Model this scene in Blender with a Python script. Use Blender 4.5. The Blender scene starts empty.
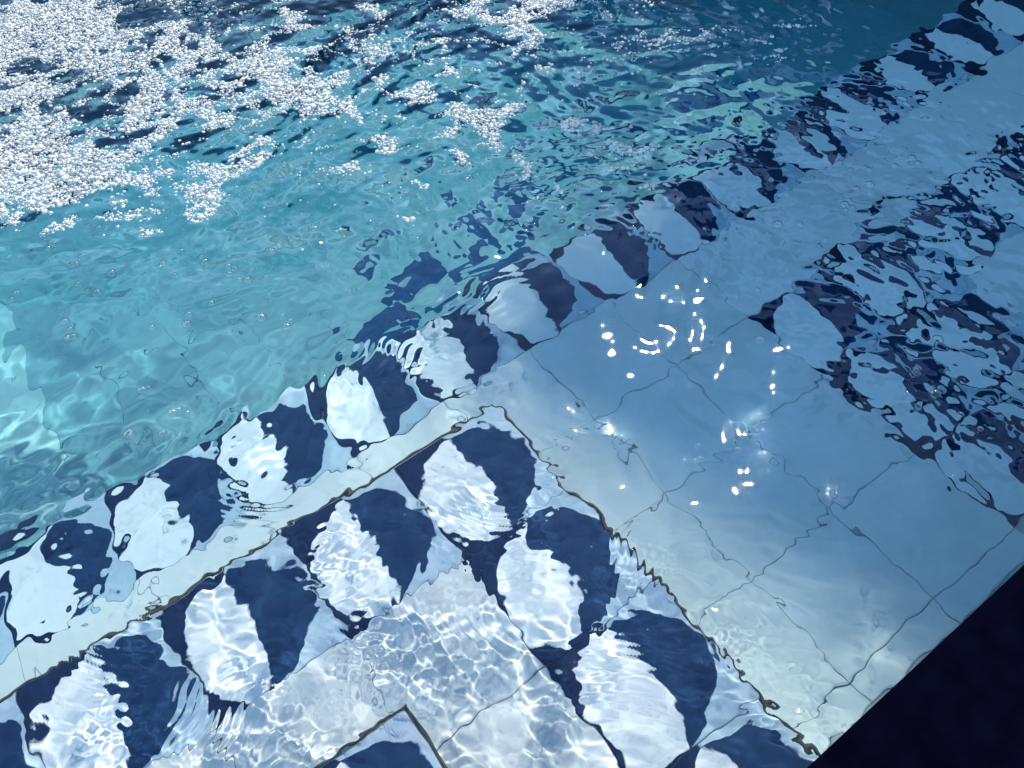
import bpy, bmesh, math, random
import numpy as np
from mathutils import Matrix, Vector

random.seed(7)
rng = np.random.default_rng(11)
S = bpy.context.scene
COL = S.collection

# ------------------------------------------------------------------ camera
# world: z = 0 is the still water level, X runs along the coping, Y away from it; camera 1 m above the water
cam_d = bpy.data.cameras.new('camera')
cam = bpy.data.objects.new('camera', cam_d)
COL.objects.link(cam)
cam_d.sensor_width = 36.0
cam_d.lens = 840.083 / 1024 * 36.0
cam_d.clip_start = 0.02
cam_d.clip_end = 3000
RW = ((0.80517589, -0.47944942, 0.34902727),
      (-0.5921598, -0.61801293, 0.5171139),
      (-0.0322266, -0.62304757, -0.78151979))
# columns of RW are camera right / down / forward in world space
M = Matrix.Identity(4)
for i in range(3):
    M[i][0] = RW[i][0]
    M[i][1] = -RW[i][1]
    M[i][2] = -RW[i][2]
M[2][3] = 1.0
cam.matrix_world = M
S.camera = cam

# ------------------------------------------------------------------ light
SUN_EL = math.radians(47.0)
SUN_AZ = math.radians(38.0)          # from +X towards +Y
sx, sy, sz = math.cos(SUN_EL) * math.cos(SUN_AZ), math.cos(SUN_EL) * math.sin(SUN_AZ), math.sin(SUN_EL)
W = bpy.data.worlds.new('World')
S.world = W
W.use_nodes = True
wn = W.node_tree.nodes
sky = wn.new('ShaderNodeTexSky')
sky.sky_type = 'NISHITA'
sky.sun_disc = False
sky.sun_elevation = SUN_EL
sky.sun_rotation = math.pi / 2 - SUN_AZ
sky.dust_density = 0.0
sky.ozone_density = 1.0
wn['Background'].inputs['Strength'].default_value = 0.15
W.node_tree.links.new(sky.outputs[0], wn['Background'].inputs['Color'])
sun_d = bpy.data.lights.new('sun', 'SUN')
sun_d.energy = 2.2
sun_d.angle = math.radians(0.9)
sun_d.color = (1.0, 0.92, 0.81)
sun_d.cycles.is_caustics_light = True
sun = bpy.data.objects.new('sun', sun_d)
COL.objects.link(sun)
sun.rotation_euler = Vector((sx, sy, sz)).to_track_quat('Z', 'Y').to_euler()
sun.location = (4, 4, 6)
S.view_settings.view_transform = 'Standard'
S.view_settings.look = 'None'
S.view_settings.exposure = 1.45
S.view_settings.gamma = 1.0
S.cycles.use_denoising = True
S.cycles.caustics_refractive = True
S.cycles.caustics_reflective = False
S.cycles.blur_glossy = 0.0
S.cycles.max_bounces = 8
S.cycles.transparent_max_bounces = 12
S.cycles.sample_clamp_indirect = 4.0

# ------------------------------------------------------------------ helpers
def link(o, parent=None):
    COL.objects.link(o)
    if parent is not None:
        o.parent = parent
    return o


def tag(o, label=None, cat=None, group=None, kind=None):
    if label: o['label'] = label
    if cat: o['category'] = cat
    if group: o['group'] = group
    if kind: o['kind'] = kind
    return o


def empty(name, loc=(0, 0, 0)):
    o = bpy.data.objects.new(name, None)
    o.location = loc
    o.empty_display_size = 0.1
    return link(o)


def mesh(name, v, f, mat=None, smooth=False, uv=None):
    me = bpy.data.meshes.new(name)
    me.from_pydata(v, [], f)
    if uv is not None:
        lay = me.uv_layers.new(name='UVMap')
        for l in me.loops:
            lay.data[l.index].uv = uv[l.vertex_index]
    if mat is not None:
        me.materials.append(mat)
    if smooth:
        me.polygons.foreach_set('use_smooth', [True] * len(me.polygons))
    me.update()
    return me


def np_mesh(name, V, F, mat, smooth=True):
    me = bpy.data.meshes.new(name)
    n, k = F.shape
    me.vertices.add(len(V))
    me.vertices.foreach_set('co', V.astype(np.float32).ravel())
    me.loops.add(n * k)
    me.loops.foreach_set('vertex_index', F.astype(np.int32).ravel())
    me.polygons.add(n)
    me.polygons.foreach_set('loop_start', np.arange(0, n * k, k, dtype=np.int32))
    me.polygons.foreach_set('loop_total', np.full(n, k, dtype=np.int32))
    me.update(calc_edges=True)
    me.polygons.foreach_set('use_smooth', np.full(n, smooth, dtype=bool))
    me.materials.append(mat)
    me.validate()
    return me


def obj(name, me, parent=None, loc=(0, 0, 0)):
    o = bpy.data.objects.new(name, me)
    o.location = loc
    return link(o, parent)


def box_me(name, x0, x1, y0, y1, z0, z1, mat, bevel=0.0):
    bm = bmesh.new()
    bmesh.ops.create_cube(bm, size=1.0)
    for v in bm.verts:
        v.co = ((x0 + x1) / 2 + v.co.x * (x1 - x0), (y0 + y1) / 2 + v.co.y * (y1 - y0), (z0 + z1) / 2 + v.co.z * (z1 - z0))
    if bevel:
        bmesh.ops.bevel(bm, geom=bm.edges[:] + bm.verts[:], offset=bevel, segments=2, affect='EDGES', profile=0.5)
    me = bpy.data.meshes.new(name)
    bm.to_mesh(me)
    bm.free()
    me.materials.append(mat)
    return me


def receiver(o):
    o.cycles.is_caustics_receiver = True
    return o


# ------------------------------------------------------------------ materials
class NT:
    def __init__(self, name):
        self.m = bpy.data.materials.new(name)
        self.m.use_nodes = True
        self.t = self.m.node_tree
        self.n = self.t.nodes
        self.bsdf = self.n['Principled BSDF']
        self.out = self.n['Material Output']

    def new(self, typ, **kw):
        x = self.n.new(typ)
        for k, v in kw.items():
            setattr(x, k, v)
        return x

    def ln(self, a, b):
        self.t.links.new(a, b)

    def math(self, op, a, b=None, c=None, clamp=False):
        x = self.n.new('ShaderNodeMath')
        x.operation = op
        x.use_clamp = clamp
        for i, v in enumerate((a, b, c)):
            if v is None: continue
            if isinstance(v, (int, float)): x.inputs[i].default_value = v
            else: self.ln(v, x.inputs[i])
        return x.outputs[0]

    def mix(self, fac, a, b):
        x = self.n.new('ShaderNodeMix')
        x.data_type = 'RGBA'
        for s, v in ((x.inputs[0], fac), (x.inputs[6], a), (x.inputs[7], b)):
            if isinstance(v, (int, float)): s.default_value = v
            elif isinstance(v, tuple): s.default_value = (*v, 1)
            else: self.ln(v, s)
        return x.outputs[2]

    def noise(self, vec, scale, detail=3, rough=0.55):
        x = self.n.new('ShaderNodeTexNoise')
        x.inputs['Scale'].default_value = scale
        x.inputs['Detail'].default_value = detail
        x.inputs['Roughness'].default_value = rough
        if vec is not None: self.ln(vec, x.inputs['Vector'])
        return x.outputs['Fac']

    def ramp(self, fac, a, b):
        x = self.n.new('ShaderNodeMapRange')
        x.inputs['From Min'].default_value = a
        x.inputs['From Max'].default_value = b
        self.ln(fac, x.inputs['Value'])
        return x.outputs[0]


def world_vec(t):
    g = t.new('ShaderNodeNewGeometry')
    return g.outputs['Position']


def plain_mat(name, col, col2, scale=9.0, rough=0.6, spec=0.05, rnd=0.12, fine=60.0):
    t = NT(name)
    p = world_vec(t)
    f = t.ramp(t.noise(p, scale, 4), 0.35, 0.68)
    c = t.mix(f, col, col2)
    f2 = t.ramp(t.noise(p, fine, 2), 0.3, 0.75)
    c = t.mix(t.math('MULTIPLY', f2, 0.22), c, tuple(v * 0.72 for v in col))
    info = t.new('ShaderNodeObjectInfo')
    c = t.mix(t.math('MULTIPLY', info.outputs['Random'], rnd), c, tuple(v * 0.75 for v in col2))
    t.ln(c, t.bsdf.inputs['Base Color'])
    t.bsdf.inputs['Roughness'].default_value = rough
    t.bsdf.inputs['Specular IOR Level'].default_value = spec
    return t.m


def trim_mat():
    """hand-painted leaf tile: an S-curve down the middle; a white leaf on navy to its left, a navy leaf on pale blue to its right"""
    t = NT('leaf_tile_glaze')
    uv = t.new('ShaderNodeUVMap').outputs[0]
    p = world_vec(t)
    sep = t.new('ShaderNodeSeparateXYZ')
    t.ln(uv, sep.inputs[0])
    u, v = sep.outputs[0], sep.outputs[1]
    info = t.new('ShaderNodeObjectInfo')
    off = t.new('ShaderNodeVectorMath', operation='ADD')
    t.ln(p, off.inputs[0])
    cmb = t.new('ShaderNodeCombineXYZ')
    t.ln(t.math('MULTIPLY', info.outputs['Random'], 30.0), cmb.inputs[2])
    t.ln(cmb.outputs[0], off.inputs[1])
    q = off.outputs[0]
    n1 = t.math('MULTIPLY', t.math('SUBTRACT', t.noise(q, 14, 2), 0.5), 0.34)
    n2 = t.math('MULTIPLY', t.math('SUBTRACT', t.noise(q, 90, 2), 0.5), 0.05)
    nn = t.math('ADD', n1, n2)

    def curve(pts):
        c = t.new('ShaderNodeFloatCurve')
        cm = c.mapping.curves[0]
        while len(cm.points) > 2: cm.points.remove(cm.points[1])
        cm.points[0].location = pts[0]
        cm.points[-1].location = pts[-1]
        for q_ in pts[1:-1]: cm.points.new(*q_)
        c.mapping.update()
        t.ln(v, c.inputs['Value'])
        return c.outputs[0]
    mid = t.math('ADD', curve([(0, .40), (.15, .47), (.45, .53), (.75, .52), (1, .50)]), t.math('MULTIPLY', nn, 0.8))
    lef = t.math('ADD', curve([(0, .36), (.03, .20), (.10, .09), (.3, .03), (.5, .04), (.7, .09), (.84, .20), (.92, .36), (.97, .54), (1, .60)]), nn)
    rig = t.math('ADD', curve([(0, .43), (.10, .68), (.26, .86), (.45, .94), (.62, .95), (.78, .91), (.87, .83), (.93, .68), (.97, .48), (1, .36)]), nn)
    e = 0.007
    side = t.ramp(t.math('SUBTRACT', u, mid), -e, e)                 # 1 right of the S-curve
    in_blue = t.ramp(t.math('SUBTRACT', rig, u), -e, e)
    in_white = t.ramp(t.math('SUBTRACT', u, lef), -e, e)
    mott = t.ramp(t.noise(q, 40, 4, 0.65), 0.3, 0.75)
    navy = t.mix(mott, NAVY0, NAVY1)
    navy_bg = t.mix(mott, (0.003, 0.012, 0.048), (0.008, 0.028, 0.082))
    white = t.mix(mott, (0.72, 0.74, 0.74), (0.82, 0.82, 0.81))
    pale = t.mix(mott, (0.36, 0.47, 0.56), (0.50, 0.60, 0.67))
    c = t.mix(side, t.mix(in_white, navy_bg, white), t.mix(in_blue, pale, navy))
    t.ln(c, t.bsdf.inputs['Base Color'])
    t.bsdf.inputs['Roughness'].default_value = 0.6
    t.bsdf.inputs['Specular IOR Level'].default_value = 0.05
    return t.m


NAVY0, NAVY1 = (0.004, 0.022, 0.072), (0.013, 0.052, 0.130)
M_TRIM = trim_mat()
M_WHITE = plain_mat('white_pool_tile', (0.66, 0.68, 0.67), (0.78, 0.80, 0.79), rnd=0.40)
M_BLOCK = plain_mat('grey_white_step_tile', (0.62, 0.63, 0.62), (0.77, 0.78, 0.77), rnd=0.2, scale=14)
M_PALE = plain_mat('pale_blue_nosing_tile', (0.38, 0.52, 0.65), (0.52, 0.65, 0.75), rough=0.3)
M_FLOOR = plain_mat('pool_floor_tile', (0.33, 0.44, 0.48), (0.39, 0.50, 0.54))
M_GROUT = plain_mat('grout', (0.34, 0.38, 0.38), (0.50, 0.53, 0.53), rough=0.9, spec=0.1)
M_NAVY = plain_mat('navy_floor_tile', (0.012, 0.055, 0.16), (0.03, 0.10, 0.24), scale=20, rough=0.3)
M_GROUT2 = plain_mat('floor_grout', (0.33, 0.42, 0.43), (0.38, 0.47, 0.48), rough=0.9, spec=0.1)
M_EDGE = plain_mat('refraction_edge_line', (0.06, 0.055, 0.042), (0.13, 0.115, 0.085), scale=40, rough=0.6)  # brown put in for the dark refraction line at step edges
M_COPING = plain_mat('black_coping_stone', (0.0008, 0.0009, 0.0042), (0.0018, 0.0020, 0.0070), scale=30, rough=0.7, spec=0.0, rnd=0.0)
M_DECK = plain_mat('deck_stone', (0.33, 0.31, 0.28), (0.42, 0.40, 0.36), scale=5, rough=0.8)
M_GRASS = plain_mat('lawn', (0.035, 0.06, 0.02), (0.06, 0.09, 0.03), scale=3, rough=0.9)
M_HEDGE = plain_mat('added_hedge_leaves', (0.030, 0.055, 0.020), (0.060, 0.095, 0.035), scale=3, rough=0.7)
M_FABRIC = plain_mat('added_canopy_fabric', (0.012, 0.016, 0.03), (0.018, 0.022, 0.04), scale=4, rough=0.9)
M_FRAME = plain_mat('painted_frame', (0.05, 0.06, 0.07), (0.06, 0.07, 0.08), scale=8, rough=0.4)


def water_mat():
    t = NT('pool_water')
    t.n.remove(t.bsdf)
    g = t.new('ShaderNodeBsdfGlass')
    g.distribution = 'GGX'
    g.inputs['Roughness'].default_value = 0.0
    g.inputs['IOR'].default_value = 1.333
    g.inputs['Color'].default_value = (1, 1, 1, 1)
    # the finest ripples ride on the mesh as a stored normal
    at = t.new('ShaderNodeAttribute')
    at.attribute_name = 'ripple_normal'
    geo = t.new('ShaderNodeNewGeometry')
    fl = t.new('ShaderNodeVectorMath', operation='SCALE')          # seen from below, the normal points down
    t.ln(at.outputs['Vector'], fl.inputs[0])
    t.ln(t.math('SUBTRACT', 1.0, t.math('MULTIPLY', geo.outputs['Backfacing'], 2.0)), fl.inputs['Scale'])
    t.ln(fl.outputs[0], g.inputs['Normal'])
    t.ln(g.outputs[0], t.out.inputs['Surface'])
    return t.m


M_WATER = water_mat()


def depth_mat():
    t = NT('water_depth_tint')
    t.n.remove(t.bsdf)
    va = t.new('ShaderNodeVolumeAbsorption')
    va.inputs['Color'].default_value = (0.34, 0.82, 0.875, 1)
    va.inputs['Density'].default_value = 1.0
    t.ln(va.outputs[0], t.out.inputs['Volume'])
    return t.m


M_DEPTH = depth_mat()


def bubble_mat(name, body, body_col):
    """thin soap-like film over air; froth adds a share of white scattering film"""
    t = NT(name)
    t.n.remove(t.bsdf)
    tr = t.new('ShaderNodeBsdfTransparent')
    gl = t.new('ShaderNodeBsdfGlossy')
    gl.inputs['Roughness'].default_value = 0.30 if body else 0.06
    lw = t.new('ShaderNodeFresnel')
    lw.inputs['IOR'].default_value = 1.33
    mx = t.new('ShaderNodeMixShader')
    t.ln(t.math('ADD', t.math('MULTIPLY', lw.outputs[0], 1.4), 0.16 if body else 0.06, clamp=True), mx.inputs[0])
    t.ln(tr.outputs[0], mx.inputs[1])
    t.ln(gl.outputs[0], mx.inputs[2])
    last = mx
    if body > 0:
        df = t.new('ShaderNodeBsdfDiffuse')
        df.inputs['Color'].default_value = (*body_col, 1)
        tl = t.new('ShaderNodeBsdfTranslucent')
        tl.inputs['Color'].default_value = (*body_col, 1)
        m1 = t.new('ShaderNodeMixShader')
        m1.inputs[0].default_value = 0.12
        t.ln(df.outputs[0], m1.inputs[1])
        t.ln(tl.outputs[0], m1.inputs[2])
        m2 = t.new('ShaderNodeMixShader')
        nb = t.ramp(t.noise(world_vec(t), 95.0, 3, 0.6), 0.40, 0.62)
        t.ln(t.math('ADD', t.math('MULTIPLY', nb, body), 0.10), m2.inputs[0])
        t.ln(mx.outputs[0], m2.inputs[1])
        t.ln(m1.outputs[0], m2.inputs[2])
        last = m2
    t.ln(last.outputs[0], t.out.inputs['Surface'])
    return t.m


M_BUBBLE = bubble_mat('bubble_film', 0.0, (1, 1, 1))
M_FOAM = bubble_mat('froth_film', 0.62, (0.94, 0.86, 0.75))

FOAM = [
    (0.042, 2.287, 0.113, -0.094, 0.064, 0.260, 0.900),
    (-0.087, 1.844, 0.098, -0.079, 0.056, 0.233, 1.000),
    (-0.089, 1.645, 0.061, -0.049, 0.015, 0.058, 0.700),
    (0.173, 2.297, 0.077, -0.064, 0.037, 0.129, 0.800),
    (0.271, 2.185, 0.114, -0.094, 0.049, 0.148, 0.800),
    (0.199, 2.072, 0.073, -0.060, 0.028, 0.090, 0.700),
    (0.265, 1.991, 0.126, -0.104, 0.033, 0.096, 0.900),
    (0.442, 1.984, 0.046, -0.038, 0.036, 0.089, 0.600),
    (0.372, 1.902, 0.107, -0.088, 0.033, 0.084, 0.700),
    (0.461, 1.883, 0.090, -0.074, 0.027, 0.063, 0.600),
    (0.471, 1.742, 0.043, -0.036, 0.021, 0.046, 0.700),
    (0.593, 1.693, 0.070, -0.057, 0.039, 0.076, 0.950),
    (0.626, 1.614, 0.034, -0.028, 0.023, 0.043, 0.800),
    (0.588, 1.499, 0.036, -0.030, 0.040, 0.074, 0.800),
    (0.640, 1.528, 0.033, -0.027, 0.023, 0.041, 0.600),
    (0.731, 1.513, 0.042, -0.035, 0.021, 0.034, 0.500),
    (0.089, 1.929, 0.086, -0.070, 0.021, 0.072, 0.900),
    (0.062, 1.767, 0.074, -0.060, 0.045, 0.148, 1.000),
    (0.063, 1.640, 0.094, -0.076, 0.043, 0.136, 1.000),
    (0.147, 1.593, 0.063, -0.051, 0.029, 0.082, 0.900),
    (0.198, 1.593, 0.040, -0.032, 0.025, 0.066, 0.700),
    (0.293, 1.787, 0.031, -0.025, 0.029, 0.077, 0.800),
    (0.348, 1.671, 0.030, -0.024, 0.046, 0.109, 0.800),
    (0.278, 1.636, 0.024, -0.020, 0.025, 0.062, 0.700),
    (0.292, 1.416, 0.046, -0.037, 0.023, 0.053, 0.950),
    (0.373, 1.432, 0.031, -0.025, 0.014, 0.030, 0.700),
    (0.243, 1.398, 0.018, -0.014, 0.012, 0.029, 0.800),
    (0.084, 1.415, 0.044, -0.035, 0.010, 0.028, 0.700),
    (0.141, 1.388, 0.022, -0.018, 0.007, 0.019, 0.600),
    (0.665, 1.887, 0.037, -0.031, 0.021, 0.043, 0.600),
    (0.693, 1.691, 0.035, -0.029, 0.017, 0.031, 0.400),
    (0.753, 1.615, 0.031, -0.026, 0.017, 0.029, 0.500),
    (0.866, 1.522, 0.017, -0.014, 0.051, 0.079, 0.800),
    (0.759, 1.455, 0.025, -0.021, 0.025, 0.040, 0.800),
    (0.774, 1.419, 0.025, -0.020, 0.021, 0.032, 0.700),
    (0.874, 1.774, 0.055, -0.046, 0.020, 0.033, 0.600),
    (1.053, 1.655, 0.055, -0.046, 0.028, 0.040, 0.700),
    (1.054, 1.534, 0.044, -0.037, 0.040, 0.056, 0.900),
    (1.166, 1.529, 0.063, -0.053, 0.044, 0.057, 1.000),
    (1.050, 1.452, 0.044, -0.036, 0.031, 0.042, 0.800),
    (1.043, 1.350, 0.025, -0.021, 0.020, 0.026, 0.600),
    (0.839, 1.271, 0.056, -0.046, 0.032, 0.044, 0.900),
    (0.827, 1.327, 0.033, -0.027, 0.017, 0.024, 0.700),
    (0.840, 1.203, 0.031, -0.025, 0.031, 0.042, 0.700),
    (0.706, 1.204, 0.028, -0.022, 0.028, 0.041, 0.600),
    (0.591, 1.298, 0.034, -0.027, 0.024, 0.040, 0.600),
    (0.560, 1.364, 0.013, -0.010, 0.013, 0.024, 0.400),
    (0.505, 1.285, 0.012, -0.010, 0.012, 0.022, 0.500),
    (0.512, 1.240, 0.009, -0.007, 0.006, 0.011, 0.600),
    (0.931, 1.107, 0.019, -0.015, 0.032, 0.040, 0.700),
    (0.932, 1.002, 0.022, -0.018, 0.029, 0.034, 0.500),
    (0.772, 1.111, 0.015, -0.012, 0.015, 0.020, 0.800),
    (0.802, 1.008, 0.015, -0.012, 0.022, 0.029, 0.600),
    (0.718, 1.037, 0.026, -0.021, 0.010, 0.014, 0.400),
    (0.820, 0.956, 0.020, -0.016, 0.011, 0.014, 0.400),
    (0.745, 0.936, 0.014, -0.011, 0.010, 0.013, 0.500),
    (0.514, 1.098, 0.014, -0.011, 0.007, 0.012, 0.800),
    (0.936, 0.920, 0.022, -0.018, 0.012, 0.014, 0.500),
    (0.585, 1.125, 0.022, -0.018, 0.008, 0.012, 0.500),
    (1.326, 1.223, 0.102, -0.084, 0.036, 0.038, 0.350),
    (1.368, 1.081, 0.082, -0.068, 0.029, 0.028, 0.300),
    (1.560, 1.113, 0.085, -0.071, 0.027, 0.024, 0.350),
    (1.482, 1.014, 0.049, -0.041, 0.018, 0.016, 0.300),
    (1.202, 1.218, 0.050, -0.041, 0.027, 0.030, 0.300),
    (1.196, 1.027, 0.094, -0.077, 0.026, 0.026, 0.250),
    (1.266, 1.357, 0.070, -0.058, 0.029, 0.034, 0.300),
]
BUBBLES = [(-0.061, 1.222), (-0.060, 1.199), (-0.069, 1.183), (0.050, 1.118), (0.099, 1.088), (-0.087, 1.361), (-0.007, 1.352), (-0.014, 1.298), (-0.057, 0.931), (-0.011, 0.999), (0.010, 0.930), (-0.017, 0.902), (0.042, 1.288), (0.128, 1.214), (0.205, 1.156), (0.309, 1.172), (0.288, 1.162), (0.223, 1.121), (0.183, 1.212), (0.123, 1.256), (0.005, 1.256), (-0.016, 1.426), (-0.027, 1.444), (-0.118, 1.330), (0.348, 0.989), (0.203, 1.026), (0.227, 0.982), (0.147, 1.028), (0.161, 1.266), (0.151, 1.108), (0.884, 0.573), (1.244, 0.635), (1.203, 0.526), (1.319, 0.772), (1.278, 0.672), (1.327, 0.644), (1.369, 0.638), (1.251, 0.686), (1.451, 0.765), (1.447, 0.799), (1.031, 0.663), (0.998, 0.655), (0.807, 0.494), (1.022, 0.326), (1.030, 0.288), (0.928, 0.262), (1.164, 0.626), (1.061, 0.639), (1.065, 0.586), (0.575, 0.389), (0.629, 0.369), (0.945, 0.309), (0.926, 0.217)]

# ------------------------------------------------------------------ the pool shell (levels below the water)
T = 0.20                  # tile
D_TOP, D_MID, D_LOW, D_FLOOR = 0.035, 0.19, 0.40, 1.00
GAP = 0.0008
XL, XR, YN, YF = -1.6, 3.0, 0.024, 4.6       # pool walls


def tile_proto(name, w, d, mat, bev=0.0022, h=0.008, gap=GAP):
    """one pillowed tile, top at z = 0, w along X, d along Y, origin at its middle"""
    a, b = w / 2 - gap, d / 2 - gap
    v, uv = [], []
    for (ins, z) in ((0.0, -h), (0.0, -bev * 0.6), (bev, 0.0)):
        for sx_, sy_ in ((-1, -1), (1, -1), (1, 1), (-1, 1)):
            v.append((sx_ * (a - ins), sy_ * (b - ins), z))
            uv.append((0.5 + sx_ * (a - ins) / w, 0.5 + sy_ * (b - ins) / d))
    f = [(8, 9, 10, 11)]
    for r in (0, 4):
        for i in range(4):
            j = (i + 1) % 4
            f.append((r + i, r + j, r + 4 + j, r + 4 + i))
    return mesh(name, v, f, mat, uv=uv)


ME_TRIM = tile_proto('leaf_tile', T, T, M_TRIM)
ME_PLAIN = tile_proto('tile', T, T, M_WHITE)
ME_FLOOR = tile_proto('tile', T, T, M_FLOOR, gap=0.0006, bev=0.0012)
ME_PALEF = tile_proto('tile', T, T, M_WHITE, gap=0.0006, bev=0.0012)
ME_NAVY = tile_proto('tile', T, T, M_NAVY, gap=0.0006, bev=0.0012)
_cache = {}


def cut_proto(w, d, mat):
    k = (round(w, 3), round(d, 3), mat.name)
    if k not in _cache:
        _cache[k] = tile_proto('tile', w, d, mat)
    return _cache[k]


def lay(parent, me, x, y, z, name='tile'):
    o = obj(name, me, parent, (x, y, z + rnd_h()))
    o.rotation_euler = (random.gauss(0, 0.0022), random.gauss(0, 0.0022), random.gauss(0, 0.002))
    return receiver(o)


def rnd_h():
    return random.uniform(-0.0006, 0.0006)


def bed(name, x0, x1, y0, y1, z0, z1, mat=M_GROUT):
    return receiver(obj(name, box_me(name, x0, x1, y0, y1, z0, z1, mat)))


def fill(parent, x0, x1, y0, y1, z, mat, ox, oy, skip=None, t=T):
    """plain tiles on the grid (ox, oy), cut at the rectangle's edges"""
    i0, i1 = math.floor((x0 - ox) / t + 1e-6), math.ceil((x1 - ox) / t - 1e-6)
    j0, j1 = math.floor((y0 - oy) / t + 1e-6), math.ceil((y1 - oy) / t - 1e-6)
    for i in range(i0, i1):
        for j in range(j0, j1):
            a0, a1 = max(x0, ox + i * t), min(x1, ox + (i + 1) * t)
            b0, b1 = max(y0, oy + j * t), min(y1, oy + (j + 1) * t)
            if a1 - a0 < 0.012 or b1 - b0 < 0.012: continue
            cx, cy = (a0 + a1) / 2, (b0 + b1) / 2
            if skip and skip(cx, cy): continue
            lay(parent, cut_proto(a1 - a0, b1 - b0, mat), cx, cy, z)


LIFT = 0.005              # tile tops stand this far above the bed

# --- deep floor, falling away from the steps
SLOPE = 0.46
Y0 = 1.06
def floor_z(y): return -D_FLOOR - SLOPE * (y - Y0)
def floor_bed():
    x0, x1, y0, y1 = XL - 0.1, XR + 0.1, Y0 - 0.3, YF + 0.1
    za, zb = floor_z(y0) - LIFT, floor_z(y1) - LIFT
    v = [(x0, y0, za), (x1, y0, za), (x1, y1, zb), (x0, y1, zb), (x0, y0, -2.9), (x1, y0, -2.9), (x1, y1, -2.9), (x0, y1, -2.9)]
    return mesh('pool_floor', v, [(0, 1, 2, 3), (7, 6, 5, 4), (0, 4, 5, 1), (1, 5, 6, 2), (2, 6, 7, 3), (3, 7, 4, 0)], M_GROUT2)
floor = receiver(obj('pool_floor', floor_bed()))
tag(floor, kind='structure')
ANG = -math.atan(SLOPE)
STEP = T * math.cos(ANG)
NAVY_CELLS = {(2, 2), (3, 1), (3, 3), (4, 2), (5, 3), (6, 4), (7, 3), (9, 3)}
for i in range(-5, 15):
    for j in range(0, 14):
        cx, cy = 0.12 + (i + 0.5) * T, Y0 + 0.03 + (j + 0.5) * STEP
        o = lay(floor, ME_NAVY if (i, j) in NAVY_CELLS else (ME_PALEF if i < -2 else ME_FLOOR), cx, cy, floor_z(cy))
        o.rotation_euler.x += ANG
# --- walls of the basin
bmw = bmesh.new()
for (x0, x1, y0, y1) in ((XL - 0.2, XL, YN - 0.2, YF + 0.2), (XR, XR + 0.2, YN - 0.2, YF + 0.2), (XL, XR, YF, YF + 0.2), (XL, XR, YN - 0.2, YN)):
    tmp = box_me('tmp', x0, x1, y0, y1, -2.88, 0.004, M_FLOOR)
    bmw.from_mesh(tmp)
    bpy.data.meshes.remove(tmp)
mw = bpy.data.meshes.new('pool_walls')
bmw.to_mesh(mw)
bmw.free()
mw.materials.append(M_FLOOR)
tag(receiver(obj('pool_walls', mw)), kind='structure')

# --- the wide lowest step (bottom tread)
EDGE_Y = 1.08
low = bed('pool_step', XL + 0.002, XR - 0.002, YN + 0.002, EDGE_Y - 0.004, -D_FLOOR - 0.3, -D_LOW - LIFT)
tag(low, 'broad lowest pool step of pale tiles, edged by leaf tiles along the turquoise deep water', 'pool step')
x = 0.23 - 8 * T
while x + T < XR:
    lay(low, ME_TRIM, x + T / 2, EDGE_Y - T / 2, -D_LOW, 'leaf_tile')
    x += T
BX, BY = 1.04, 0.68        # the patterned mat begins here
def in_mat(cx, cy):
    if cx < BX or cy > BY: return False
    i, j = int((cx - BX) / T), int((BY - cy) / T)
    return i < 2 or j < 1 or (i == 2 and j == 2)
fill(low, -0.94, 2.66, YN + 0.01, EDGE_Y - T, -D_LOW, M_WHITE, 0.44, 0.08,
     skip=lambda cx, cy: in_mat(cx, cy) or (cx < 0.25 and cy < 0.48) )
for i in range(8):
    for j in range(3):
        cx, cy = BX + (i + 0.5) * T, BY - (j + 0.5) * T
        if in_mat(cx, cy) and cy - T / 2 > YN:
            lay(low, ME_TRIM, cx, cy, -D_LOW, 'leaf_tile')

def riser(parent, axis, c, a0, a1, z0, z1, mat):
    """vertical tiles on a riser face looking to +X (axis x) or +Y (axis y)"""
    a = a0
    while a < a1 - 0.03:
        w = min(T, a1 - a)
        me = cut_proto(w, z1 - z0, mat)
        m = a + w / 2
        if axis == 'x':
            o = obj('riser_tile', me, parent, (c, m, (z0 + z1) / 2)); o.rotation_euler = (math.pi / 2, 0, math.pi / 2)
        else:
            o = obj('riser_tile', me, parent, (m, c, (z0 + z1) / 2)); o.rotation_euler = (math.pi / 2, 0, math.pi)
        receiver(o)
        a += w


def edge_line(parent, pts, r=0.004):
    """a thin dark strip added along the nosing for the line refraction draws there"""
    n = 6
    v, f = [], []
    for k, (px, py, pz) in enumerate(pts):
        # mitred ring
        d0 = Vector(pts[k]) - Vector(pts[k - 1]) if k else Vector(pts[1]) - Vector(pts[0])
        d1 = Vector(pts[k + 1]) - Vector(pts[k]) if k < len(pts) - 1 else d0
        d = (d0.normalized() + d1.normalized()).normalized()
        side = d.cross(Vector((0, 0, 1)))
        for q in range(n):
            a = 2 * math.pi * q / n
            v.append(tuple(Vector(pts[k]) + side * (r * math.cos(a)) + Vector((0, 0, r * math.sin(a)))))
    for k in range(len(pts) - 1):
        for q in range(n):
            f.append((k * n + q, k * n + (q + 1) % n, (k + 1) * n + (q + 1) % n, (k + 1) * n + q))
    return receiver(obj('edge_line', mesh('edge_line', v, f, M_EDGE, smooth=True), parent))


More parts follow.
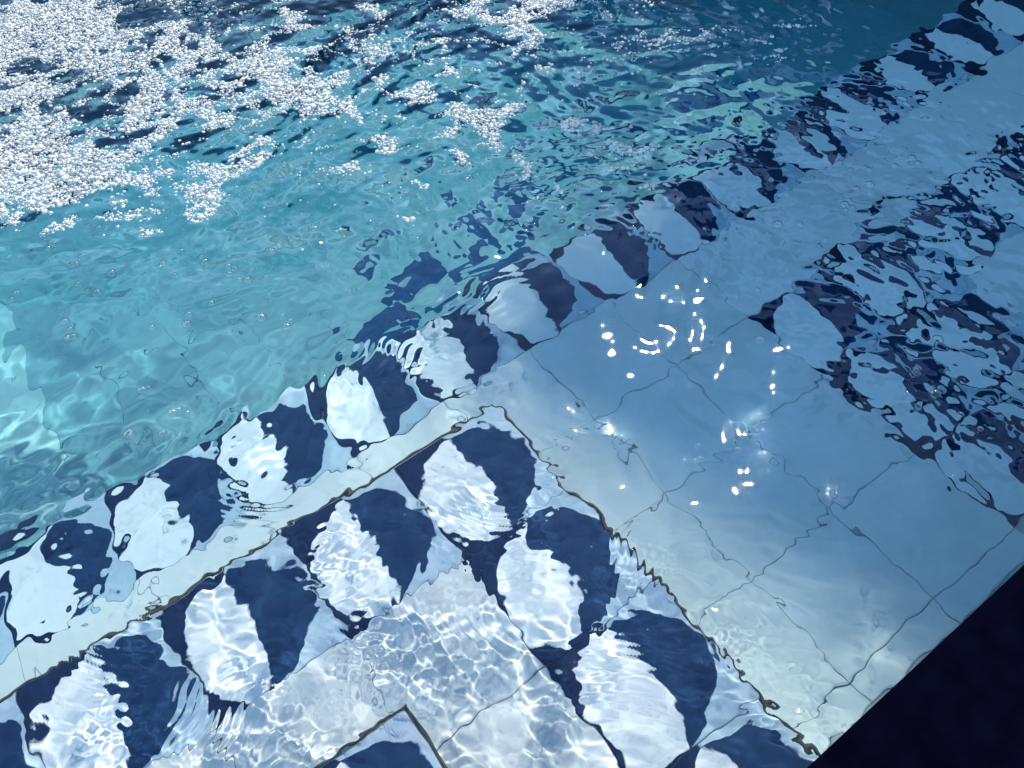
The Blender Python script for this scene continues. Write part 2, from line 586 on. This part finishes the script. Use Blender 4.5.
# --- second step
MX, MY, NX, NY = 0.458, 0.732, 0.004, 0.004
mid = bed('pool_step', XL + 0.004, MX - 0.006, YN + 0.004, MY - 0.006, -D_LOW - 0.05, -D_MID - LIFT)
tag(mid, 'middle pool step, its square leaf-tiled corner bright with sunlit caustics', 'pool step')
cx0, cy0 = MX - NX - T, MY - NY - T        # corner leaf tile's low corner
k = 0
while cx0 - k * T > -1.1:
    lay(mid, ME_TRIM, cx0 - k * T + T / 2, cy0 + T / 2, -D_MID, 'leaf_tile')
    k += 1
k = 1
while cy0 - k * T > YN - 0.15:
    yy = cy0 - k * T
    lay(mid, ME_TRIM, cx0 + T / 2, yy + T / 2, -D_MID, 'leaf_tile')
    k += 1
fill(mid, -0.9, cx0, YN + 0.008, cy0, -D_MID, M_BLOCK, cx0, cy0, skip=lambda cx, cy: cx < -0.1 and cy < 0.2)
riser(mid, 'x', MX, YN + 0.01, MY, -D_LOW + 0.004, -D_MID - 0.008, M_WHITE)
riser(mid, 'y', MY, -0.95, MX, -D_LOW + 0.004, -D_MID - 0.008, M_WHITE)
edge_line(mid, [(MX - 0.001, YN + 0.005, -D_MID - 0.003), (MX - 0.001, MY - 0.001, -D_MID - 0.003), (-1.55, MY - 0.001, -D_MID - 0.003)], 0.003)

# --- top step, just under the water
TX, TY, TN = 0.066, 0.362, 0.004
top = bed('pool_step', XL + 0.006, TX - 0.006, YN + 0.006, TY - 0.006, -D_MID - 0.05, -D_TOP - LIFT)
tag(top, 'topmost pool step whose dark tiled corner peeks in at the bottom edge', 'pool step')
tx0, ty0 = TX - TN - T, TY - TN - T
for k in range(3):
    lay(top, ME_TRIM, tx0 - k * T + T / 2, ty0 + T / 2, -D_TOP, 'leaf_tile')
for k in range(1, 2):
    lay(top, ME_TRIM, tx0 + T / 2, ty0 - k * T + T / 2 + 0.0, -D_TOP, 'leaf_tile') if ty0 - k * T > YN else None
fill(top, -0.5, tx0, YN + 0.008, ty0, -D_TOP, M_WHITE, tx0, ty0)
riser(top, 'x', TX, YN + 0.01, TY, -D_MID + 0.004, -D_TOP - 0.008, M_WHITE)
riser(top, 'y', TY, -0.6, TX, -D_MID + 0.004, -D_TOP - 0.008, M_WHITE)
edge_line(top, [(TX - 0.001, YN + 0.006, -D_TOP - 0.003), (TX - 0.001, TY - 0.001, -D_TOP - 0.003), (-1.5, TY - 0.001, -D_TOP - 0.003)], 0.0026)

# --- coping on the near side
cop = obj('pool_coping', box_me('pool_coping', -3.0, 6.0, -0.62, YN, -0.06, 0.040, M_COPING, bevel=0.004))
tag(cop, 'plain black stone coping along the near side of the pool', 'coping')

# --- the ground around
def ring(name, x0, x1, y0, y1, X0, X1, Y0, Y1, z, mat):
    v = [(X0, Y0, z), (X1, Y0, z), (X1, Y1, z), (X0, Y1, z), (x0, y0, z), (x1, y0, z), (x1, y1, z), (x0, y1, z)]
    f = [(0, 1, 5, 4), (1, 2, 6, 5), (2, 3, 7, 6), (3, 0, 4, 7)]
    o = obj(name, mesh(name, v, f, mat))
    tag(o, kind='structure')
    return o
ring('pool_deck', XL - 0.15, XR + 0.15, YN - 0.1, YF + 0.15, -8, 22, -8, 20, 0.012, M_DECK)
ring('ground', -7.9, 21.9, -7.9, 19.9, -900, 900, -900, 900, 0.0, M_GRASS)

# --- a fabric sheet on posts, unseen, added to shade the water's right
CZ = 12.0
COFF = CZ / math.tan(SUN_EL)
CX, CY = 0.81 + COFF * math.cos(SUN_AZ), 0.5 + COFF * math.sin(SUN_AZ)     # a point of its edge
added_canopy = empty('added_shade_canopy', (CX, CY, 0.012))
added_canopy.rotation_euler.z = math.radians(13)
tag(added_canopy, 'added dark fabric sheet on four posts, out of view, put in to cast shade', 'added_canopy')
def sheet(name, x0, x1, y0, y1, z, sag, mat, n=16):
    v, f = [], []
    for lev in (0, 1):
        for i in range(n + 1):
            for j in range(n + 1):
                a, b = i / n, j / n
                v.append((x0 + (x1 - x0) * a, y0 + (y1 - y0) * b, z - sag * 16 * a * (1 - a) * b * (1 - b) - 0.012 * lev))
    k = (n + 1) * (n + 1)
    for i in range(n):
        for j in range(n):
            a, b, c, d = i * (n + 1) + j, (i + 1) * (n + 1) + j, (i + 1) * (n + 1) + j + 1, i * (n + 1) + j + 1
            f.append((a, b, c, d)); f.append((k + d, k + c, k + b, k + a))
    return mesh(name, v, f, mat, smooth=True)
obj('fabric', sheet('fabric', 0, 3.0, -2.6, 0.62, CZ, 0.2, M_FABRIC), added_canopy)
for px, py in ((0.05, -2.5), (0.05, 0.52), (2.9, -2.5), (2.9, 0.52)):
    obj('post', box_me('post', px - 0.04, px + 0.04, py - 0.04, py + 0.04, -0.02, CZ - 0.02, M_FRAME, 0.006), added_canopy)

# --- clipped hedges out of view, added to darken the reflections in the water
def added_hedge(x0, x1, y0, y1, h, lab):
    r = np.random.default_rng(int(x0 * 7 + y1 * 13) % 1000)
    n = 9000
    w, d = x1 - x0, y1 - y0
    # leaves scattered through the outer skin of a box
    P = np.stack([r.uniform(0, w, n), r.uniform(0, d, n), r.uniform(0, h, n)], -1)
    face = r.integers(0, 5, n)
    dep = np.abs(r.normal(0, 0.12, n)) - 0.04
    P[face == 0, 0] = dep[face == 0]; P[face == 1, 0] = w - dep[face == 1]
    P[face == 2, 1] = dep[face == 2]; P[face == 3, 1] = d - dep[face == 3]
    P[face == 4, 2] = h - dep[face == 4]
    A = r.normal(0, 1, (n, 3)); A /= np.linalg.norm(A, axis=1)[:, None]
    B = np.cross(A, r.normal(0, 1, (n, 3))); B /= np.linalg.norm(B, axis=1)[:, None]
    s = r.uniform(0.10, 0.22, n)[:, None]
    Vh = np.stack([P - A * s, P + B * s * 0.6, P + A * s, P - B * s * 0.6], 1).reshape(-1, 3)
    Fh = np.arange(n * 4).reshape(n, 4)
    o = empty('added_hedge', (x0, y0, 0.012))
    obj('foliage', np_mesh('foliage', Vh, Fh, M_HEDGE, smooth=False), o)
    obj('core', box_me('core', 0.15, w - 0.15, 0.15, d - 0.15, -0.03, h - 0.15, M_HEDGE), o)
    tag(o, lab, 'added_hedge')
added_hedge(10.5, 12.2, -7.0, 12.5, 7.8, 'added clipped green hedging out of view at right, put in to darken reflections')
added_hedge(-7.0, 10.3, 12.6, 14.2, 2.6, 'added clipped green hedging out of view at far side, put in to darken reflections')

# ------------------------------------------------------------------ the water surface
def axis(segs):
    """segs: (start, end, step)"""
    out = []
    for a, b, s in segs:
        n = max(1, int(round((b - a) / s)))
        out.extend(np.linspace(a, b, n, endpoint=False))
    out.append(segs[-1][1])
    return np.array(out)


def blob(x, y, cx, cy, rx, ry, ang=0.0, p=1.0):
    c, s = math.cos(ang), math.sin(ang)
    u = ((x - cx) * c + (y - cy) * s) / rx
    v = (-(x - cx) * s + (y - cy) * c) / ry
    return np.exp(-(u * u + v * v) ** p)


def waves(x, y, seed, lo, hi, n, main=None, spread=math.pi, warp=0.0):
    """sum of travelling sine ripples; unit rms slope"""
    r = np.random.default_rng(seed)
    if warp:
        xw = x + warp * np.sin(y * 5.1 + 1.3 * np.sin(x * 3.7 + seed)) + 0.5 * warp * np.sin(y * 13.0 - x * 7.0)
        yw = y + warp * np.sin(x * 4.7 + 1.7 * np.sin(y * 4.1 + 2 * seed)) + 0.5 * warp * np.sin(x * 11.0 + y * 9.0)
    else:
        xw, yw = x, y
    h = np.zeros_like(x)
    s2 = 0.0
    for i in range(n):
        lam = lo * (hi / lo) ** r.random()
        th = r.random() * 2 * math.pi if main is None else main + r.normal() * spread
        k = 2 * math.pi / lam
        a = lam * (0.5 + r.random())
        h += a * np.cos(k * (xw * math.cos(th) + yw * math.sin(th)) + r.random() * 2 * math.pi)
        s2 += (a * k) ** 2 / 2
    return h / math.sqrt(s2)


def turb_mask(x, y):
    m = blob(x, y, 0.15, 2.15, 0.60, 0.62) + blob(x, y, 0.70, 1.50, 0.45, 0.42) + 0.75 * blob(x, y, 1.15, 1.35, 0.45, 0.35)
    m += 0.8 * blob(x, y, 0.42, 1.25, 0.22, 0.18) + 0.6 * blob(x, y, 1.5, 1.5, 0.6, 0.5) + 0.8 * blob(x, y, 0.3, 3.2, 2.0, 0.9)
    return np.clip(m, 0, 1)


def broken_mask(x, y):
    m = blob(x, y, 1.12, 0.90, 0.40, 0.10, -0.2) + 0.8 * blob(x, y, 0.86, 1.02, 0.16, 0.07, -0.3) + blob(x, y, 1.10, 0.50, 0.22, 0.14, -0.7) * 0.8
    m += 0.9 * blob(x, y, 0.98, 0.22, 0.16, 0.18) + 0.7 * blob(x, y, 1.40, 0.55, 0.30, 0.14) + 0.5 * blob(x, y, 0.40, 0.86, 0.06, 0.04)
    m += 0.45 * blob(x, y, 0.70, 0.93, 0.18, 0.05, -0.45)
    return np.clip(m, 0, 1)


def fade_out(x, y):
    return np.exp(-(np.clip(np.maximum(np.abs(x - 0.9) - 1.9, np.abs(y - 1.3) - 1.9), 0, None) / 0.5) ** 2)


def height(x, y):
    """swell, chop and the ripples over the shallow steps"""
    tm, bmk = turb_mask(x, y), broken_mask(x, y)
    left = blob(x, y, -0.1, 0.35, 0.72, 0.46, 0, 2.0)
    h = 0.013 * waves(x, y, 1, 0.30, 0.75, 14)
    h += 0.004 * waves(x, y, 2, 0.14, 0.28, 22, warp=0.03)
    h += 0.008 * tm * waves(x, y, 4, 0.14, 0.30, 36, warp=0.05)
    h += 0.035 * bmk * waves(x, y, 16, 0.12, 0.20, 30, warp=0.03)
    h += 0.028 * left * waves(x, y, 7, 0.07, 0.16, 26, warp=0.03)
    patch = np.clip(0.75 + 16.0 * waves(x, y, 51, 0.10, 0.28, 24, warp=0.03), 0.15, 1.7)
    h += 0.032 * left * patch * waves(x, y, 8, 0.013, 0.065, 46, main=0.55, spread=0.55, warp=0.02)
    h += 0.030 * left * waves(x, y, 48, 0.05, 0.13, 30, main=-0.6, spread=0.3, warp=0.02)
    return h * fade_out(x, y)


# little trains of ring ripples: x, y, reach, wavelength, slope, offset of the ring's centre
RINGS = [(0.27, 0.50, 0.055, 0.0125, 0.26, 0.08, 0.05), (0.40, 0.33, 0.05, 0.012, 0.24, 0.06, -0.10), (0.30, 0.22, 0.06, 0.014, 0.22, -0.1, -0.1),
         (0.02, 0.42, 0.06, 0.013, 0.26, -0.10, 0.03), (-0.12, 0.47, 0.05, 0.012, 0.28, 0.05, -0.08), (0.17, 0.42, 0.07, 0.016, 0.20, 0.12, -0.06),
         (0.10, 0.56, 0.05, 0.014, 0.22, -0.05, 0.1), (0.44, 0.50, 0.05, 0.016, 0.16, 0.1, 0.1), (-0.22, 0.62, 0.06, 0.015, 0.22, 0.1, 0.06),
         (0.42, 0.18, 0.05, 0.013, 0.2, -0.1, 0.05), (0.33, 0.83, 0.05, 0.018, 0.26, 0.05, -0.1), (0.02, 0.70, 0.05, 0.017, 0.2, 0.1, 0.1),
         (0.52, 0.86, 0.05, 0.02, 0.3, 0.03, -0.15), (0.58, 0.36, 0.07, 0.03, 0.10, 0.12, 0.1), (0.55, 0.20, 0.06, 0.024, 0.10, 0.1, 0.05)]

# spots where the surface is tilted to throw sun glints at the camera
GLINT = [(0.846, 0.793), (0.842, 0.762), (0.655, 0.672), (0.934, 0.689), (0.917, 0.632), (0.736, 0.51), (0.774, 0.422), (0.514, 0.486), (0.654, 0.398), (0.678, 0.244), (0.855, 0.343), (1.011, 0.388), (0.636, 0.655), (0.797, 0.444)]


def ripples(x, y):
    """the small steep ripples that break up what is seen through the surface"""
    tm, bmk = turb_mask(x, y), broken_mask(x, y)
    left = blob(x, y, -0.1, 0.35, 0.72, 0.46, 0, 2.0)
    turq = blob(x, y, -0.05, 1.15, 0.45, 0.40, 0, 2.0)
    trim = blob(x, y, 0.1, 0.82, 0.75, 0.13, -0.02)
    h = 0.045 * turq * waves(x, y, 3, 0.10, 0.22, 14, main=2.05, spread=0.25, warp=0.02)
    h += 0.022 * waves(x, y, 9, 0.025, 0.10, 40, warp=0.02)
    h += 0.20 * tm * waves(x, y, 4, 0.11, 0.24, 36, warp=0.05)
    h += 0.26 * tm * waves(x, y, 5, 0.03, 0.10, 50, warp=0.03)
    h += 0.14 * tm * waves(x, y, 55, 0.018, 0.04, 50, warp=0.02)
    h += 0.20 * bmk * waves(x, y, 6, 0.03, 0.09, 50, warp=0.03)
    h += 0.15 * bmk * waves(x, y, 46, 0.014, 0.034, 60, warp=0.02)
    h += 0.14 * bmk * waves(x, y, 17, 0.10, 0.16, 30, warp=0.03)
    h += 0.19 * left * np.clip(waves(x, y, 28, 0.12, 0.3, 20) * 22, 0, 1.2) * waves(x, y, 18, 0.014, 0.026, 46, main=0.9, spread=0.8, warp=0.015)
    h += 0.105 * trim * waves(x, y, 10, 0.022, 0.10, 40, warp=0.03)
    h += 0.080 * left * waves(x, y, 31, 0.030, 0.075, 50, warp=0.03)
    for rx_, ry_, rr, lam, sl, ox, oy in RINGS:
        e = 0.62 * blob(x, y, rx_, ry_, rr * 1.5, rr * 1.2)
        h += sl * lam / (2 * math.pi) * 1.41 * e * np.sin(2 * math.pi / lam * (np.hypot(x - rx_ - ox, y - ry_ - oy) + 0.006 * np.sin(x * 61 + y * 47)))
    for gx_, gy_ in GLINT:
        # a wavelet facing half-way between the sun and the camera, crinkled on top
        vx_, vy_, vz_ = -gx_, -gy_, 1.0
        vl = math.sqrt(vx_ * vx_ + vy_ * vy_ + 1.0)
        Hx, Hy, Hz = vx_ / vl + sx, vy_ / vl + sy, vz_ / vl + sz
        e = blob(x, y, gx_, gy_, 0.034, 0.026, 0.6)
        h += -(Hx * (x - gx_) + Hy * (y - gy_)) / Hz * e
        h += 0.075 * e * waves(x, y, 19, 0.012, 0.028, 40, warp=0.01)
    return h * fade_out(x, y)


gx = axis([(XL - 0.05, -0.62, 0.05), (-0.62, -0.36, 0.008), (-0.36, 1.0, 0.0032), (1.0, 2.05, 0.0045), (2.05, 3.05, 0.03)])
gy = axis([(YN - 0.05, 0.012, 0.012), (0.012, 0.85, 0.0032), (0.85, 1.6, 0.0045), (1.6, 2.55, 0.007), (2.55, 4.65, 0.04)])
GX, GY = np.meshgrid(gx, gy)
GZ = height(GX, GY)
nx, ny = len(gx), len(gy)
V = np.stack([GX, GY, GZ], -1).reshape(-1, 3)
ii = np.arange(nx * ny).reshape(ny, nx)
F = np.stack([ii[:-1, :-1], ii[:-1, 1:], ii[1:, 1:], ii[1:, :-1]], -1).reshape(-1, 4)
# skirt and bottom close the body of water inside the basin
bound = np.concatenate([ii[0, :-1], ii[:-1, -1], ii[-1, :0:-1], ii[:0:-1, 0]])
low_v = V[bound].copy()
low_v[:, 2] = -2.75
b0 = len(V)
nb = len(bound)
V = np.concatenate([V, low_v])
q = np.arange(nb)
F = np.concatenate([F, np.stack([bound[q], b0 + q, b0 + (q + 1) % nb, bound[(q + 1) % nb]], -1)])
dzy, dzx = np.gradient(GZ + ripples(GX, GY), gy, gx)
RN = np.zeros((len(V), 3), dtype=np.float32)
RN[:, 2] = 1.0
RN[:nx * ny, 0] = -dzx.ravel()
RN[:nx * ny, 1] = -dzy.ravel()
RN /= np.linalg.norm(RN, axis=1)[:, None]
wme = np_mesh('water', V, F, M_WATER)
wme.attributes.new('ripple_normal', 'FLOAT_VECTOR', 'POINT').data.foreach_set('vector', RN.ravel())
cap = bmesh.new()
cap.from_mesh(wme)
cap.verts.ensure_lookup_table()
fc = cap.faces.new([cap.verts[b0 + i] for i in range(nb)][::-1])
cap.to_mesh(wme)
cap.free()
water = obj('water', wme)
tag(water, kind='structure')
water.cycles.is_caustics_caster = True
# the light-absorbing bulk of the water, closed, buried in the basin's walls and floor
bulk = obj('water_body', box_me('water_body', XL - 0.08, XR + 0.08, YN - 0.06, YF + 0.08, -2.8, 0.030, M_DEPTH))
tag(bulk, kind='structure')

# ------------------------------------------------------------------ froth and bubbles
def dome(nseg, rings):
    v = []
    for r_ in range(rings):
        a = (r_ / rings) * math.pi / 2 - 0.25
        for q_ in range(nseg):
            t_ = 2 * math.pi * (q_ + 0.5 * (r_ % 2)) / nseg
            v.append((math.cos(a) * math.cos(t_), math.cos(a) * math.sin(t_), math.sin(a)))
    v.append((0, 0, 1))
    f = []
    for r_ in range(rings - 1):
        for q_ in range(nseg):
            a, b = r_ * nseg + q_, r_ * nseg + (q_ + 1) % nseg
            f.append((a, b, a + nseg)); f.append((b, b + nseg, a + nseg))
    for q_ in range(nseg):
        f.append(((rings - 1) * nseg + q_, (rings - 1) * nseg + (q_ + 1) % nseg, rings * nseg))
    return np.array(v), np.array(f)


def froth(P, R, name, mat):
    dv, df = dome(6, 2)
    n = len(P)
    flat = rng.uniform(0.45, 0.85, (len(P), 1, 1))
    Vv = dv[None] * R[:, None, None] * np.concatenate([np.ones_like(flat), np.ones_like(flat), flat], 2) + P[:, None, :]
    Ff = df[None] + (np.arange(n) * len(dv))[:, None, None]
    o = obj(name, np_mesh(name, Vv.reshape(-1, 3), Ff.reshape(-1, 3), mat))
    return o


def foam_density(x, y):
    wx, wy = waves(x, y, 41, 0.12, 0.45, 30), waves(x, y, 42, 0.12, 0.45, 30)
    vx, vy = waves(x, y, 43, 0.04, 0.10, 30), waves(x, y, 44, 0.04, 0.10, 30)
    x = x + 0.030 * wx / wx.std() + 0.010 * vx / vx.std()
    y = y + 0.030 * wy / wy.std() + 0.010 * vy / vy.std()
    d = 0.30 * np.clip(blob(x, y, 0.25, 2.05, 0.55, 0.60) + 0.9 * blob(x, y, 0.75, 1.55, 0.40, 0.38) + 0.5 * blob(x, y, 1.25, 1.40, 0.35, 0.25), 0, 1)
    for cx, cy, ax, ay, bx, by, s in FOAM:
        det = ax * by - ay * bx
        dx, dy = x - cx, y - cy
        u = (dx * by - dy * bx) / det
        v = (ax * dy - ay * dx) / det
        d = np.maximum(d, s * np.exp(-(u * u + v * v) ** 1.3 * 0.75))
    return d


sp = 0.0050
hx, hy = np.meshgrid(np.arange(-0.5, 2.2, sp), np.arange(0.85, 3.2, sp * 0.866))
hx[1::2] += sp / 2
hx = hx.ravel() + rng.normal(0, sp * 0.30, hx.size)
hy = hy.ravel() + rng.normal(0, sp * 0.30, hy.size)
dens = foam_density(hx, hy)
# torn, lacy froth: thin walls round open cells of two sizes
n1 = waves(hx, hy, 21, 0.10, 0.26, 40, warp=0.05)
n2 = waves(hx, hy, 22, 0.04, 0.11, 40, warp=0.03)
n1, n2 = n1 / n1.std(), n2 / n2.std()
lace = np.exp(-(n1 / 0.75) ** 2) * 0.65 + np.exp(-(n2 / 0.6) ** 2) * 0.55
spk = rng.random(hx.size)
score = dens * (0.30 + 0.95 * lace) + 0.12 * (spk - 0.5)
keep = (score > 0.335) | ((dens > 0.10) & (spk < 0.06 * dens)) | ((dens > 0.15) & (dens < 0.45) & (lace > 0.85) & (spk < 0.40))
kx, ky, ks, kd = hx[keep], hy[keep], score[keep], dens[keep]
size = np.clip(np.exp(rng.normal(-0.70, 0.42, kx.size)), 0.20, 1.35) * sp * np.where(kd < 0.4, 0.85, 1.1)
heap = np.clip(ks - 0.55, 0, 0.6) * 0.010 * rng.random(kx.size)
foam = froth(np.stack([kx, ky, height(kx, ky) + heap], -1), size, 'foam', M_FOAM)
tag(foam, kind='stuff')
big = (dens > 0.12) & (rng.random(hx.size) < 0.012 * (0.4 + dens))
bgx, bgy = hx[big], hy[big]
tag(froth(np.stack([bgx, bgy, height(bgx, bgy)], -1), rng.uniform(0.003, 0.0075, bgx.size), 'foam', M_BUBBLE), kind='stuff')

ME_BUB = None
bv, bf = dome(14, 5)
ME_BUB = np_mesh('bubble', bv, bf, M_BUBBLE)
for bx, by in BUBBLES:
    if bx < 0.45:
        lab, grp = 'clear air bubble floating over the calm turquoise water at left', 'clear bubbles over the turquoise water'
    elif by > 0.62:
        lab, grp = 'clear air bubble floating over the shaded pale step at upper right', 'clear bubbles over the shaded pale step'
    else:
        lab, grp = 'clear air bubble floating near the rippled blue leaf tiles at right', 'clear bubbles near the right-hand leaf tiles'
    for rep in range(random.choice((1, 1, 2, 3))):
        x_ = bx + (random.gauss(0, 0.012) if rep else 0)
        y_ = by + (random.gauss(0, 0.012) if rep else 0)
        z_ = float(height(np.array([x_]), np.array([y_]))[0])
        o = obj('bubble', ME_BUB, None, (x_, y_, z_))
        r_ = random.uniform(0.005, 0.0095) * (0.75 if rep else 1)
        o.scale = (r_, r_, r_ * 0.85)
        tag(o, lab, 'bubble', grp)
